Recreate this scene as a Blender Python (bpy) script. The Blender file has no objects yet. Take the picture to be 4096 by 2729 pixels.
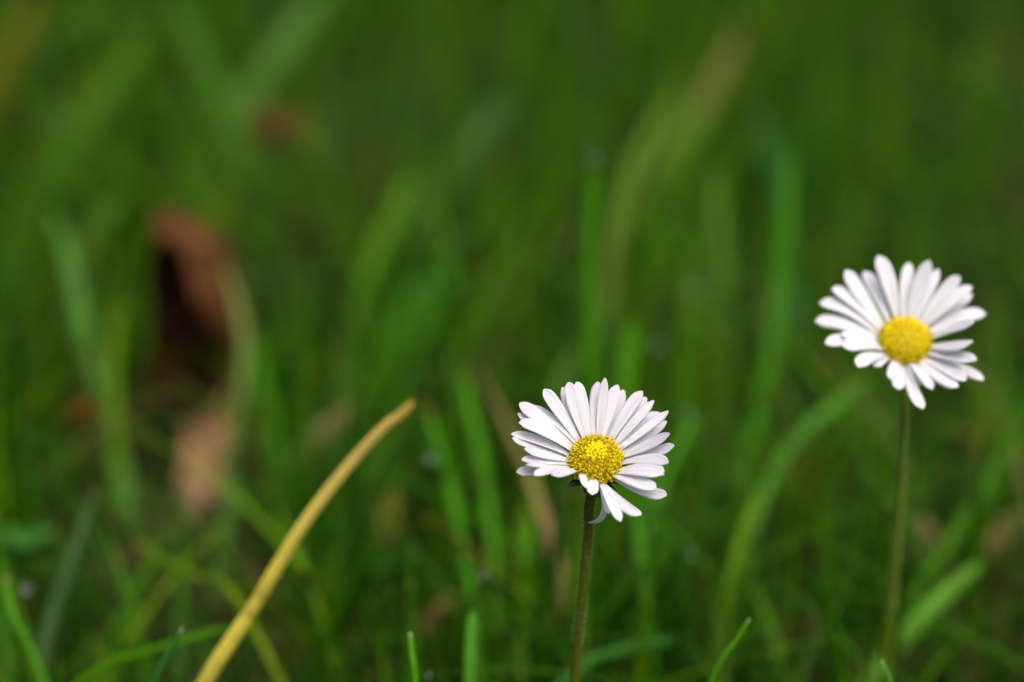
import bpy, math, random
import numpy as np
from mathutils import Vector, Matrix

# ------------------------------------------------------------------ camera, sky, sun, exposure
random.seed(7)
rng = np.random.default_rng(11)
scene = bpy.context.scene
col = scene.collection

CAM_H, PITCH, LENS, SENSOR, FOCUS = 0.271, 20.0, 105.0, 36.0, 0.450
cam_data = bpy.data.cameras.new('camera')
cam = bpy.data.objects.new('camera', cam_data)
col.objects.link(cam)
cam.location = (0, 0, CAM_H)
cam.rotation_euler = (math.radians(90 - PITCH), 0, 0)
cam_data.lens = LENS
cam_data.sensor_width = SENSOR
cam_data.clip_start = 0.02
cam_data.clip_end = 400
cam_data.dof.use_dof = True
cam_data.dof.focus_distance = FOCUS
cam_data.dof.aperture_fstop = 7.5
cam_data.dof.aperture_blades = 0
scene.camera = cam

SUN_EL, SUN_AZ = 62.0, 150.0        # azimuth measured clockwise from +Y
world = bpy.data.worlds.new('World')
scene.world = world
world.use_nodes = True
wn = world.node_tree
sky = wn.nodes.new('ShaderNodeTexSky')
sky.sky_type = 'NISHITA'
sky.sun_disc = False
sky.sun_elevation = math.radians(SUN_EL)
sky.sun_rotation = math.radians(SUN_AZ)
sky.air_density = 1.0
sky.dust_density = 8.0
sky.ozone_density = 0.6
bg = wn.nodes['Background']
bg.inputs['Strength'].default_value = 0.125
wn.links.new(sky.outputs[0], bg.inputs['Color'])

sd = bpy.data.lights.new('sun', 'SUN')
sd.energy = 0.85
sd.angle = math.radians(55)
sd.color = (1.0, 0.97, 0.93)
sun = bpy.data.objects.new('sun', sd)
col.objects.link(sun)
az, el = math.radians(SUN_AZ), math.radians(SUN_EL)
sdir = Vector((math.sin(az) * math.cos(el), math.cos(az) * math.cos(el), math.sin(el)))
sun.rotation_euler = (-sdir).to_track_quat('-Z', 'Y').to_euler()
sun.location = sdir * 5

scene.view_settings.view_transform = 'Standard'
scene.view_settings.look = 'None'
scene.view_settings.gamma = 1
scene.view_settings.exposure = 0.48
scene.cycles.use_denoising = True
scene.cycles.max_bounces = 8
scene.cycles.transparent_max_bounces = 8
scene.cycles.sample_clamp_indirect = 6

# ------------------------------------------------------------------ helpers
RX = cam.rotation_euler.to_matrix()
KX = SENSOR / LENS / 4096.0
S = 4096 / 2353.0                    # whole-photograph survey coordinates to photograph pixels


def ray(px, py):
    """direction of a photograph pixel, scaled so its depth along the lens axis is one"""
    return RX @ Vector(((px - 2048) * KX, -(py - 1364.5) * KX, -1.0))


CAMP = Vector((0, 0, CAM_H))


def at_depth(px, py, d):
    return CAMP + ray(px, py) * d


def at_y(px, py, Y):
    """the point at ground distance Y that stands on this line of sight"""
    r = ray(px, py)
    return CAMP + r * (Y / r.y)


def lin(c):
    return tuple(((v / 255) / 12.92 if v / 255 <= 0.04045 else ((v / 255 + 0.055) / 1.055) ** 2.4) for v in c)


def tag(o, label, cat, group=None, kind=None):
    o['label'] = label
    o['category'] = cat
    if group:
        o['group'] = group
    if kind:
        o['kind'] = kind
    return o


def empty(name, loc):
    o = bpy.data.objects.new(name, None)
    o.empty_display_size = 0.01
    col.objects.link(o)
    o.location = loc
    return o


def mesh_obj(name, verts, faces, mat, parent=None, cols=None, uvs=None, smooth=True):
    """verts (world space) -> one mesh object; parent is an unrotated Empty at its own location"""
    me = bpy.data.meshes.new(name)
    v = np.asarray(verts, dtype=np.float32).reshape(-1, 3).copy()
    if parent is not None:
        p = parent
        off = Vector((0, 0, 0))
        while p is not None:
            off += Vector(p.location)
            p = p.parent
        v -= np.array(off, dtype=np.float32)
        origin = Vector((0, 0, 0))
    else:
        origin = Vector(v[np.argmin(v[:, 2])].tolist())
        v -= np.array(origin, dtype=np.float32)
    ragged = isinstance(faces, list) and len({len(x) for x in faces}) > 1
    if not ragged:
        f = np.asarray(faces, dtype=np.int32)
        n, k = f.shape
        me.vertices.add(len(v))
        me.vertices.foreach_set('co', v.ravel())
        me.loops.add(n * k)
        me.loops.foreach_set('vertex_index', f.ravel())
        me.polygons.add(n)
        me.polygons.foreach_set('loop_start', np.arange(0, n * k, k, dtype=np.int32))
        me.polygons.foreach_set('loop_total', np.full(n, k, dtype=np.int32))
        me.update(calc_edges=True)
    else:
        me.from_pydata(v.tolist(), [], [[int(q) for q in x] for x in faces])
    if cols is not None:
        a = me.color_attributes.new('col', 'FLOAT_COLOR', 'POINT')
        c = np.ones((len(v), 4), dtype=np.float32)
        c[:, :3] = np.asarray(cols, dtype=np.float32)
        a.data.foreach_set('color', c.ravel())
    if uvs is not None:
        ul = me.uv_layers.new(name='uv')
        li = np.zeros(len(me.loops), dtype=np.int32)
        me.loops.foreach_get('vertex_index', li)
        ul.data.foreach_set('uv', np.asarray(uvs, dtype=np.float32)[li].ravel())
    if smooth:
        me.polygons.foreach_set('use_smooth', np.ones(len(me.polygons), dtype=bool))
    me.materials.append(mat)
    me.update()
    o = bpy.data.objects.new(name, me)
    o.location = origin
    if parent is not None:
        o.parent = parent
    col.objects.link(o)
    return o


def new_mat(name):
    m = bpy.data.materials.new(name)
    m.use_nodes = True
    nt = m.node_tree
    nt.nodes.clear()
    return m, nt


def N(nt, typ, **kw):
    n = nt.nodes.new(typ)
    for k, v in kw.items():
        if k in n.inputs:
            n.inputs[k].default_value = v
        else:
            setattr(n, k, v)
    return n


def L(nt, a, b):
    nt.links.new(a, b)


def ramp(nt, stops):
    r = nt.nodes.new('ShaderNodeValToRGB')
    e = r.color_ramp.elements
    while len(e) < len(stops):
        e.new(0.5)
    for i, (p, c) in enumerate(stops):
        e[i].position = p
        e[i].color = (*c, 1) if len(c) == 3 else c
    return r


# ------------------------------------------------------------------ materials
def blade_material(name, rough=0.42, transl=0.35, tint=(1.35, 1.6, 0.4)):
    """leaf tissue coloured by the pigment attribute, with fine lengthwise veins"""
    m, nt = new_mat(name)
    at = N(nt, 'ShaderNodeAttribute', attribute_name='col')
    uv = N(nt, 'ShaderNodeUVMap', uv_map='uv')
    mp = N(nt, 'ShaderNodeMapping')
    mp.inputs['Scale'].default_value = (14, 1.2, 1)
    L(nt, uv.outputs[0], mp.inputs[0])
    n1 = N(nt, 'ShaderNodeTexNoise', Scale=1.0, Detail=3.0)
    L(nt, mp.outputs[0], n1.inputs['Vector'])
    r = ramp(nt, [(0.3, (0.72, 0.72, 0.72)), (0.7, (1.22, 1.22, 1.22))])
    L(nt, n1.outputs[0], r.inputs[0])
    mx = N(nt, 'ShaderNodeMix', data_type='RGBA', blend_type='MULTIPLY')
    mx.inputs[0].default_value = 1.0
    L(nt, at.outputs['Color'], mx.inputs[6])
    L(nt, r.outputs[0], mx.inputs[7])
    b = N(nt, 'ShaderNodeBsdfPrincipled', Roughness=rough)
    b.inputs['Specular IOR Level'].default_value = 0.09
    L(nt, mx.outputs[2], b.inputs['Base Color'])
    bp = N(nt, 'ShaderNodeBump', Strength=0.25, Distance=0.0002)
    L(nt, n1.outputs[0], bp.inputs['Height'])
    L(nt, bp.outputs[0], b.inputs['Normal'])
    t = N(nt, 'ShaderNodeBsdfTranslucent')
    g = N(nt, 'ShaderNodeMix', data_type='RGBA', blend_type='MULTIPLY')
    g.inputs[0].default_value = 1.0
    g.inputs[7].default_value = (*tint, 1)
    L(nt, mx.outputs[2], g.inputs[6])
    L(nt, g.outputs[2], t.inputs[0])
    ms = N(nt, 'ShaderNodeMixShader')
    ms.inputs[0].default_value = transl
    L(nt, b.outputs[0], ms.inputs[1])
    L(nt, t.outputs[0], ms.inputs[2])
    o = N(nt, 'ShaderNodeOutputMaterial')
    L(nt, ms.outputs[0], o.inputs[0])
    return m


M_GRASS = blade_material('grass_tissue')
M_DRY = blade_material('dry_grass_tissue', 0.6, 0.3, (1.0, 0.95, 0.7))
M_STEM = blade_material('stem_tissue', 0.6, 0.05)


def petal_material():
    m, nt = new_mat('ray_petal')
    uv = N(nt, 'ShaderNodeUVMap', uv_map='uv')
    sp = N(nt, 'ShaderNodeSeparateXYZ')
    L(nt, uv.outputs[0], sp.inputs[0])
    oi = N(nt, 'ShaderNodeObjectInfo')
    so = N(nt, 'ShaderNodeSeparateColor')
    L(nt, oi.outputs['Color'], so.inputs[0])
    # lengthwise veins
    cb = N(nt, 'ShaderNodeCombineXYZ')
    mu = N(nt, 'ShaderNodeMath', operation='MULTIPLY')
    mu.inputs[1].default_value = 9.0
    mv = N(nt, 'ShaderNodeMath', operation='MULTIPLY')
    mv.inputs[1].default_value = 1.6
    mr = N(nt, 'ShaderNodeMath', operation='MULTIPLY')
    mr.inputs[1].default_value = 37.0
    L(nt, sp.outputs[0], mu.inputs[0])
    L(nt, sp.outputs[1], mv.inputs[0])
    L(nt, oi.outputs['Random'], mr.inputs[0])
    L(nt, mu.outputs[0], cb.inputs[0])
    L(nt, mv.outputs[0], cb.inputs[1])
    L(nt, mr.outputs[0], cb.inputs[2])
    vein = N(nt, 'ShaderNodeTexNoise', Scale=1.0, Detail=4.0, Roughness=0.6)
    L(nt, cb.outputs[0], vein.inputs['Vector'])
    # pink flush towards the tip, streaked by the veins
    tip = ramp(nt, [(0.5, (0, 0, 0)), (1.0, (1, 1, 1))])
    L(nt, sp.outputs[1], tip.inputs[0])
    vr = ramp(nt, [(0.35, (0.15, 0.15, 0.15)), (0.7, (1, 1, 1))])
    L(nt, vein.outputs[0], vr.inputs[0])
    p1 = N(nt, 'ShaderNodeMath', operation='MULTIPLY')
    L(nt, tip.outputs[0], p1.inputs[0])
    L(nt, vr.outputs[0], p1.inputs[1])
    p2 = N(nt, 'ShaderNodeMath', operation='MULTIPLY')
    L(nt, p1.outputs[0], p2.inputs[0])
    L(nt, so.outputs[0], p2.inputs[1])
    vc = ramp(nt, [(0.3, (0.68, 0.69, 0.77)), (0.52, (0.84, 0.85, 0.89))])
    L(nt, vein.outputs[0], vc.inputs[0])
    c1 = N(nt, 'ShaderNodeMix', data_type='RGBA')
    L(nt, p2.outputs[0], c1.inputs[0])
    L(nt, vc.outputs[0], c1.inputs[6])
    c1.inputs[7].default_value = (0.68, 0.44, 0.72, 1)
    # greenish cream claw
    base = ramp(nt, [(0.0, (1, 1, 1)), (0.2, (0, 0, 0))])
    L(nt, sp.outputs[1], base.inputs[0])
    b2 = N(nt, 'ShaderNodeMath', operation='MULTIPLY')
    b2.inputs[1].default_value = 0.55
    L(nt, base.outputs[0], b2.inputs[0])
    c2 = N(nt, 'ShaderNodeMix', data_type='RGBA')
    L(nt, b2.outputs[0], c2.inputs[0])
    L(nt, c1.outputs[2], c2.inputs[6])
    c2.inputs[7].default_value = (0.62, 0.62, 0.30, 1)
    b = N(nt, 'ShaderNodeBsdfPrincipled', Roughness=0.55)
    b.inputs['Specular IOR Level'].default_value = 0.25
    b.inputs['Sheen Weight'].default_value = 0.1
    L(nt, c2.outputs[2], b.inputs['Base Color'])
    bp = N(nt, 'ShaderNodeBump', Strength=0.8, Distance=0.00018)
    L(nt, vein.outputs[0], bp.inputs['Height'])
    L(nt, bp.outputs[0], b.inputs['Normal'])
    t = N(nt, 'ShaderNodeBsdfTranslucent')
    L(nt, c2.outputs[2], t.inputs[0])
    ms = N(nt, 'ShaderNodeMixShader')
    ms.inputs[0].default_value = 0.30
    L(nt, b.outputs[0], ms.inputs[1])
    L(nt, t.outputs[0], ms.inputs[2])
    o = N(nt, 'ShaderNodeOutputMaterial')
    L(nt, ms.outputs[0], o.inputs[0])
    return m


M_PETAL = petal_material()


def attr_material(name, rough, spec=0.3, noise_scale=900.0, lo=0.75, hi=1.2, transl=0.0, bump=0.3):
    m, nt = new_mat(name)
    at = N(nt, 'ShaderNodeAttribute', attribute_name='col')
    tc = N(nt, 'ShaderNodeTexCoord')
    n1 = N(nt, 'ShaderNodeTexNoise', Scale=noise_scale, Detail=4.0)
    L(nt, tc.outputs['Object'], n1.inputs['Vector'])
    r = ramp(nt, [(0.3, (lo,) * 3), (0.7, (hi,) * 3)])
    L(nt, n1.outputs[0], r.inputs[0])
    mx = N(nt, 'ShaderNodeMix', data_type='RGBA', blend_type='MULTIPLY')
    mx.inputs[0].default_value = 1.0
    L(nt, at.outputs['Color'], mx.inputs[6])
    L(nt, r.outputs[0], mx.inputs[7])
    b = N(nt, 'ShaderNodeBsdfPrincipled', Roughness=rough)
    b.inputs['Specular IOR Level'].default_value = spec
    L(nt, mx.outputs[2], b.inputs['Base Color'])
    bp = N(nt, 'ShaderNodeBump', Strength=bump, Distance=0.0003)
    L(nt, n1.outputs[0], bp.inputs['Height'])
    L(nt, bp.outputs[0], b.inputs['Normal'])
    o = N(nt, 'ShaderNodeOutputMaterial')
    if transl > 0:
        t = N(nt, 'ShaderNodeBsdfTranslucent')
        L(nt, mx.outputs[2], t.inputs[0])
        ms = N(nt, 'ShaderNodeMixShader')
        ms.inputs[0].default_value = transl
        L(nt, b.outputs[0], ms.inputs[1])
        L(nt, t.outputs[0], ms.inputs[2])
        L(nt, ms.outputs[0], o.inputs[0])
    else:
        L(nt, b.outputs[0], o.inputs[0])
    return m


M_DISC = attr_material('disc_florets', 0.5, 0.25, 2500, 0.8, 1.15, 0.15, 0.2)
M_BRACT = attr_material('bract_tissue', 0.6, 0.2, 1500, 0.6, 1.3)
M_LEAF = attr_material('dead_leaf_tissue', 0.7, 0.08, 260, 0.6, 1.35, 0.08, 0.6)


def soil_material():
    m, nt = new_mat('soil_and_moss')
    tc = N(nt, 'ShaderNodeTexCoord')
    n1 = N(nt, 'ShaderNodeTexNoise', Scale=11.0, Detail=6.0)
    n2 = N(nt, 'ShaderNodeTexNoise', Scale=160.0, Detail=6.0, Roughness=0.7)
    L(nt, tc.outputs['Object'], n1.inputs['Vector'])
    L(nt, tc.outputs['Object'], n2.inputs['Vector'])
    moss = ramp(nt, [(0.3, (0.008, 0.024, 0.001)), (0.7, (0.025, 0.062, 0.004))])
    soil = ramp(nt, [(0.3, (0.012, 0.009, 0.002)), (0.7, (0.050, 0.034, 0.010))])
    L(nt, n2.outputs[0], moss.inputs[0])
    L(nt, n2.outputs[0], soil.inputs[0])
    k = ramp(nt, [(0.36, (0, 0, 0)), (0.5, (1, 1, 1))])
    L(nt, n1.outputs[0], k.inputs[0])
    mx = N(nt, 'ShaderNodeMix', data_type='RGBA')
    L(nt, k.outputs[0], mx.inputs[0])
    L(nt, soil.outputs[0], mx.inputs[6])
    L(nt, moss.outputs[0], mx.inputs[7])
    b = N(nt, 'ShaderNodeBsdfPrincipled', Roughness=0.9)
    b.inputs['Specular IOR Level'].default_value = 0.15
    L(nt, mx.outputs[2], b.inputs['Base Color'])
    bp = N(nt, 'ShaderNodeBump', Strength=0.8, Distance=0.003)
    L(nt, n2.outputs[0], bp.inputs['Height'])
    L(nt, bp.outputs[0], b.inputs['Normal'])
    o = N(nt, 'ShaderNodeOutputMaterial')
    L(nt, b.outputs[0], o.inputs[0])
    return m


def dew_material():
    m, nt = new_mat('dew')
    b = N(nt, 'ShaderNodeBsdfPrincipled', Roughness=0.03)
    b.inputs['Base Color'].default_value = (0.95, 0.97, 1, 1)
    b.inputs['IOR'].default_value = 1.333
    b.inputs['Transmission Weight'].default_value = 1.0
    o = N(nt, 'ShaderNodeOutputMaterial')
    L(nt, b.outputs[0], o.inputs[0])
    return m


M_DEW = dew_material()


# ------------------------------------------------------------------ ground
def build_ground():
    # fine grid near the daisies, growing cells towards the horizon
    t = np.linspace(-1, 1, 121)
    g = np.sign(t) * (np.abs(t) * 1.2 + np.abs(t) ** 7 * 118.8)
    X, Y = np.meshgrid(g, g + 0.6)
    fade = np.exp(-((X / 6) ** 2 + ((Y - 0.6) / 6) ** 2))
    Z = (np.sin(X * 41 + 1) * np.cos(Y * 37) * 0.0015 + np.sin(X * 13 + Y * 9) * 0.0025) * fade - 0.003
    V = np.stack([X, Y, Z], -1).reshape(-1, 3)
    n = len(t)
    i = np.arange(n * n).reshape(n, n)
    F = np.stack([i[:-1, :-1], i[:-1, 1:], i[1:, 1:], i[1:, :-1]], -1).reshape(-1, 4)
    o = mesh_obj('ground', V, F, soil_material())
    o['kind'] = 'structure'
    o['label'] = 'dark mossy soil under the grass'


build_ground()

# ------------------------------------------------------------------ the mass of lawn grass
GREENS = np.array([lin(c) for c in [
    (66, 114, 0), (52, 98, 0), (86, 124, 0), (40, 84, 0), (50, 100, 0), (62, 110, 14), (98, 126, 0), (46, 90, 0)]]) * np.array([.84, .91, .8])
DRYS = np.array([lin(c) for c in [(150, 130, 80), (126, 104, 58), (120, 84, 46), (140, 132, 70)]])


def grass_mass(name, label, xs, ys, hs, ws, lean, cols, mat, seg=6):
    n = len(xs)
    phi = rng.uniform(0, 2 * np.pi, n)                 # direction the blade leans
    tw = phi + np.pi / 2 + rng.normal(0, 0.5, n)       # direction of its width
    t = np.linspace(0, 1, seg + 1)
    ln = lean[:, None]
    out = hs[:, None] * (ln * 0.25 * t + ln * t ** 2.2)          # horizontal travel
    up = hs[:, None] * (t - 0.28 * ln * t ** 2.6)
    px = xs[:, None] + out * np.cos(phi)[:, None]
    py = ys[:, None] + out * np.sin(phi)[:, None]
    pz = up - 0.003
    prof = np.clip(1.0 - t ** 3.0, 0.04, 1) * (0.7 + 0.3 * np.minimum(t * 4, 1))
    w = ws[:, None] * prof * 0.5
    dx, dy = np.cos(tw)[:, None], np.sin(tw)[:, None]
    nx, ny = -np.sin(tw)[:, None], np.cos(tw)[:, None]
    Lf = np.stack([px - dx * w, py - dy * w, pz], -1)
    Md = np.stack([px + nx * w * 0.45, py + ny * w * 0.45, pz - w * 0.1], -1)
    Rt = np.stack([px + dx * w, py + dy * w, pz], -1)
    V = np.stack([Lf, Md, Rt], 2).reshape(-1, 3)
    k = (np.arange(n) * (seg + 1) * 3)[:, None]
    r = (np.arange(seg) * 3)[None, :] + k
    F = np.concatenate([np.stack([r, r + 1, r + 4, r + 3], -1).reshape(-1, 4),
                        np.stack([r + 1, r + 2, r + 5, r + 4], -1).reshape(-1, 4)])
    # pigment: paler sheath at the foot
    tt = np.broadcast_to(t[None, :, None], (n, seg + 1, 3)).reshape(-1)
    cc = np.repeat(cols, (seg + 1) * 3, axis=0)
    sheath = np.clip(1 - tt / 0.18, 0, 1)[:, None] * 0.4
    cc = cc * (1 - sheath) + np.array(lin((120, 130, 60))) * sheath
    uu = np.broadcast_to(np.array([0, 0.5, 1.0])[None, None, :], (n, seg + 1, 3)) + rng.uniform(0, 30, n)[:, None, None]
    uv = np.stack([uu.reshape(-1), tt * 3], -1)
    o = mesh_obj(name, V, F, mat, None, cc, uv)
    return tag(o, label, 'grass', kind='stuff')


def patch_value(x, y, s=1.0):
    """slow variation of colour and height over the lawn"""
    return (np.sin(x * 31 * s + 1.3) * np.cos(y * 23 * s + .4) + np.sin(x * 57 * s - y * 41 * s + 2.0) + np.cos(y * 71 * s + x * 19 * s)) / 3


# bare or thin places where soil, shade and the dead leaves show: survey x, y, ground radius, thinning
def at_ground(x, y, z=0.0):
    r = ray(x * S, y * S)
    return CAMP + r * ((z - CAM_H) / r.z)


THIN = [(np.array(at_ground(x, y, .01)), rad, k) for x, y, rad, k in [
    (2280, 620, .045, .75), (905, 200, .06, .7), (2335, 150, .06, .75), (2250, 960, .03, .8), (1250, 610, .02, .6), (1080, 980, .016, .8),
    (1560, 700, .02, .7), (2130, 1150, .022, .85), (1810, 1330, .02, .7), (560, 880, .02, .5), (1930, 780, .03, .6), (760, 330, .03, .5),
    (440, 1250, .012, .7), (2330, 1420, .02, .8), (940, 1480, .01, .6), (1560, 1330, .015, .6), (250, 300, .03, .6)]]


def thinning(xs, ys):
    keep = np.ones(len(xs))
    for p, rad, k in THIN:
        keep *= 1 - .85 * k * np.exp(-(((xs - p[0]) / rad) ** 2 + ((ys - p[1]) / (rad * 1.6)) ** 2))
    # the dead leaves lie open: nothing tall grows just in front of them
    for sx, sy, Y, hw, y0 in [(400, 715, .665, .021, .53), (475, 1020, .665, .010, .53), (640, 290, .80, .014, .72)]:
        px = at_y(sx * S, sy * S, Y)
        d = np.abs(xs - px.x * ys / Y)
        keep = keep * np.where((d < hw * ys / Y + .002) & (ys > y0) & (ys < Y + .012), 0.03, 1)
    return keep


def scatter(n, y0, y1, spread):
    ys = rng.uniform(y0, y1, n)
    xs = rng.uniform(-1, 1, n) * (spread[0] + spread[1] * ys)
    return xs, ys


def lawn(name, label, n, y0, y1, spread, hmin, hmax, wid, seg=6, clear=True):
    xs, ys = scatter(n, y0, y1, spread)
    pv = patch_value(xs, ys)
    if clear:
        keep = rng.uniform(0, 1, n) < np.clip(0.78 + 0.5 * pv, 0.25, 1) * thinning(xs, ys)
        xs, ys, pv = xs[keep], ys[keep], pv[keep]
    n = len(xs)
    hs = rng.uniform(hmin, hmax, n) * (1 + 0.18 * pv)
    # the tuft the flowers stand in is low
    near = np.exp(-((ys - 0.43) / 0.055) ** 2)
    hs *= 1 - 0.35 * near
    ws = rng.uniform(wid[0], wid[1], n)
    lean = np.abs(rng.normal(0.42, 0.48, n))
    idx = rng.integers(0, len(GREENS), n)
    cc = GREENS[idx] * rng.uniform(0.35, 1.55, n)[:, None]
    tint = patch_value(xs + 3, ys - 2, 0.6)[:, None]
    cc = cc * (1 + tint * np.array([0.25, 0.05, -0.2]))
    dry = rng.uniform(0, 1, n) < 0.018
    cc[dry] = DRYS[rng.integers(0, len(DRYS), dry.sum())]
    return grass_mass(name, label, xs, ys, hs, ws, lean, np.clip(cc, 0.002, 0.8), M_GRASS, seg)


lawn('grass', 'mass of short green lawn grass filling the picture behind the daisies', 17500, 0.36, 1.5, (0.10, 0.26),
     0.026, 0.062, (0.0009, 0.0026))
lawn('grass', 'short green lawn grass close under the lens', 3000, -0.1, 0.40, (0.25, 0.0), 0.025, 0.042, (0.0014, 0.003), 5)
lawn('grass', 'lawn grass carrying on far behind the daisies', 13000, 1.5, 3.6, (0.35, 0.22), 0.035, 0.065, (0.003, 0.006), 4, False)

def slender(n):
    xs, ys = scatter(n, 0.50, 1.3, (0.03, 0.20))
    keep = rng.uniform(0, 1, n) < thinning(xs, ys)
    xs, ys = xs[keep], ys[keep]
    n = len(xs)
    hs = rng.uniform(0.055, 0.082, n)
    idx = rng.integers(0, len(GREENS), n)
    return grass_mass('grass', 'slender taller lawn grass standing above the short carpet', xs, ys, hs, rng.uniform(.0010, .0024, n),
                      np.abs(rng.normal(.4, .3, n)), GREENS[idx] * rng.uniform(.9, 1.5, n)[:, None], M_GRASS, 8)


slender(750)

# side strips of lawn
for sgn, words in ((-1, 'lawn grass carrying on to one side'), (1, 'lawn grass carrying on to the other side')):
    n = 5000
    ys = rng.uniform(0.1, 1.6, n)
    xs = sgn * (0.12 + 0.26 * ys + rng.uniform(0, 0.5, n))
    grass_mass('grass', words, xs, ys, rng.uniform(0.03, 0.055, n), rng.uniform(0.002, 0.004, n),
               np.abs(rng.normal(0.35, 0.3, n)), GREENS[rng.integers(0, len(GREENS), n)] * rng.uniform(0.7, 1.2, n)[:, None], M_GRASS, 4)

# low thatch of dead straw and moss shoots near the soil
n = 4200
xs, ys = scatter(n, 0.42, 1.5, (0.09, 0.22))
grass_mass('straw', 'flattened dead straw lying on the soil between the grass', xs, ys, rng.uniform(0.008, 0.02, n), rng.uniform(0.0012, 0.003, n),
           rng.uniform(1.0, 2.6, n), DRYS[rng.integers(0, len(DRYS), n)] * rng.uniform(0.15, 0.6, n)[:, None], M_DRY, 3)

# ------------------------------------------------------------------ single blades one can tell apart
def catmull(P, n):
    P = [np.array(p, float) for p in P]
    Q = [2 * P[0] - P[1]] + P + [2 * P[-1] - P[-2]]
    out = []
    m = len(P) - 1
    for k in range(n + 1):
        s = k / n * m
        i = min(int(s), m - 1)
        u = s - i
        a, b, c, d = Q[i:i + 4]
        out.append(0.5 * ((2 * b) + (-a + c) * u + (2 * a - 5 * b + 4 * c - d) * u * u + (-a + 3 * b - 3 * c + d) * u ** 3))
    return np.array(out)


def strip(C, half, twist=0.4, fold=0.35, across=5, tipcol=None, colour=(0, 1, 0), ref=None):
    """a folded ribbon along C with half-widths half; its face is turned by twist from ref"""
    n = len(C)
    T = np.gradient(C, axis=0)
    T /= np.linalg.norm(T, axis=1)[:, None] + 1e-12
    R = (C - np.array(CAMP)) if ref is None else np.broadcast_to(np.array(ref, float), C.shape)
    W = np.cross(T, R)
    W /= np.linalg.norm(W, axis=1)[:, None] + 1e-12
    Nn = np.cross(W, T)
    tw = np.full(n, twist) if np.isscalar(twist) else twist
    W2 = W * np.cos(tw)[:, None] + Nn * np.sin(tw)[:, None]
    N2 = np.cross(W2, T)
    u = np.linspace(-1, 1, across)
    V = C[:, None, :] + W2[:, None, :] * (u[None, :, None] * half[:, None, None]) \
        + N2[:, None, :] * ((np.abs(u)[None, :, None] - 0.5) * fold * half[:, None, None])
    V = V.reshape(-1, 3)
    i = np.arange(n * across).reshape(n, across)
    F = np.stack([i[:-1, :-1], i[:-1, 1:], i[1:, 1:], i[1:, :-1]], -1).reshape(-1, 4)
    vv = np.repeat(np.linspace(0, 1, n), across)
    uu = np.tile((u + 1) / 2, n)
    return V, F, uu, vv


NB = 0


def blade(label, rgb, w, pts, Yt, Yr, twist=0.45, tiprgb=None, mat=None, k=1.12, group='tall single blades of grass', cat='grass blade',
          rootrgb=None, blunt=3.0):
    """pts: survey coordinates from the tip downwards; Yt, Yr ground distance at tip and at the last point; w survey width"""
    global NB
    NB += 1
    sat = np.array([.98, 1.0, .55]) if rgb[1] > rgb[0] + 12 else np.array([.95, 1.0, .7])
    m = len(pts)
    P = []
    for i, (x, y) in enumerate(pts):
        Y = Yt + (Yr - Yt) * i / (m - 1)
        P.append(np.array(at_y(x * S, y * S, Y)))
    d = P[-1] - P[-2]
    if P[-1][2] > 0.002:                       # carry on down to the soil
        last = P[-1]
        h = last[2] + 0.003
        dirn = d / (np.linalg.norm(d) + 1e-9)
        slope = np.array([dirn[0], dirn[1]]) / max(0.45, abs(dirn[2])) * 0.55
        P.append(np.array([last[0] + slope[0] * h * 0.55, last[1] + slope[1] * h * 0.55, last[2] * 0.45]))
        P.append(np.array([last[0] + slope[0] * h * 0.85, last[1] + slope[1] * h * 0.85, -0.003]))
    C = catmull(P, 30)
    keep = C[:, 2] > -0.004
    C = C[:int(np.argmin(keep)) + 1] if not keep.all() else C
    t = np.linspace(0, 1, len(C))
    dep = np.linalg.norm(C - np.array(CAMP), axis=1)
    px_m = S * KX * dep.mean()
    w = w * (.74 if w > 35 else .9)
    half = 0.5 * w * px_m / math.cos(twist * 0.8) * np.clip(1 - (1 - t) ** (blunt * 4), 0.05, 1) * (0.92 + 0.08 * np.cos(t * 3))
    V, F, uu, vv = strip(C, half, twist)
    c = np.array(lin(rgb)) * k * sat
    cc = np.tile(c, (len(V), 1))
    if tiprgb is not None:
        f = np.clip(1 - vv / 0.07, 0, 1)[:, None]
        cc = cc * (1 - f) + np.array(lin(tiprgb)) * k * f
    if rootrgb is not None:
        f = np.clip((vv - 0.2) / 0.5, 0, 1)[:, None]
        cc = cc * (1 - f) + np.array(lin(rootrgb)) * k * sat * f
    uv = np.stack([uu + NB * 3.7, vv * 3], -1)
    o = mesh_obj('blade_of_grass', V, F, mat or M_GRASS, None, cc, uv)
    sol = o.modifiers.new('thickness', 'SOLIDIFY')
    sol.thickness = 0.00018
    sol.offset = 0
    return tag(o, label, cat, group, 'thing')


G1, G2, G3, G4 = (66, 122, 14), (72, 116, 46), (58, 98, 30), (80, 112, 60)
blade('olive yellow blade cutting the top left corner', (100, 98, 14), 92, [(95, -40), (48, 80), (0, 190), (-50, 290)], .93, .90, .3)
blade('broad grey green blade at the top, right arm of a V shape', (76, 118, 62), 95, [(760, -40), (690, 60), (610, 180), (540, 290)], .95, .88, .2)
blade('mid green blade at the top, left arm of a V shape', (66, 112, 36), 85, [(395, -30), (450, 110), (510, 240), (560, 370), (590, 460)], .92, .84, .3)
blade('soft light green blade left of the V, leaning right near the top', (78, 118, 36), 75, [(350, 50), (290, 150), (220, 260), (150, 360)], .90, .84, .3)
blade('hazy green blade lying level along the top edge left of centre', (72, 112, 46), 55, [(400, 8), (300, 24), (190, 50), (120, 90)], 1.0, .96, .2)
blade('bright green blade leaning at the left edge, upper half', (62, 122, 10), 62, [(130, 360), (95, 460), (55, 570), (20, 680)], .80, .76, .3)
blade('long pale grey green blade running down the left side', (84, 132, 66), 56, [(115, 480), (150, 570), (180, 680), (205, 790), (235, 900), (265, 1010), (285, 1110)], .68, .63, .25)
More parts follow.
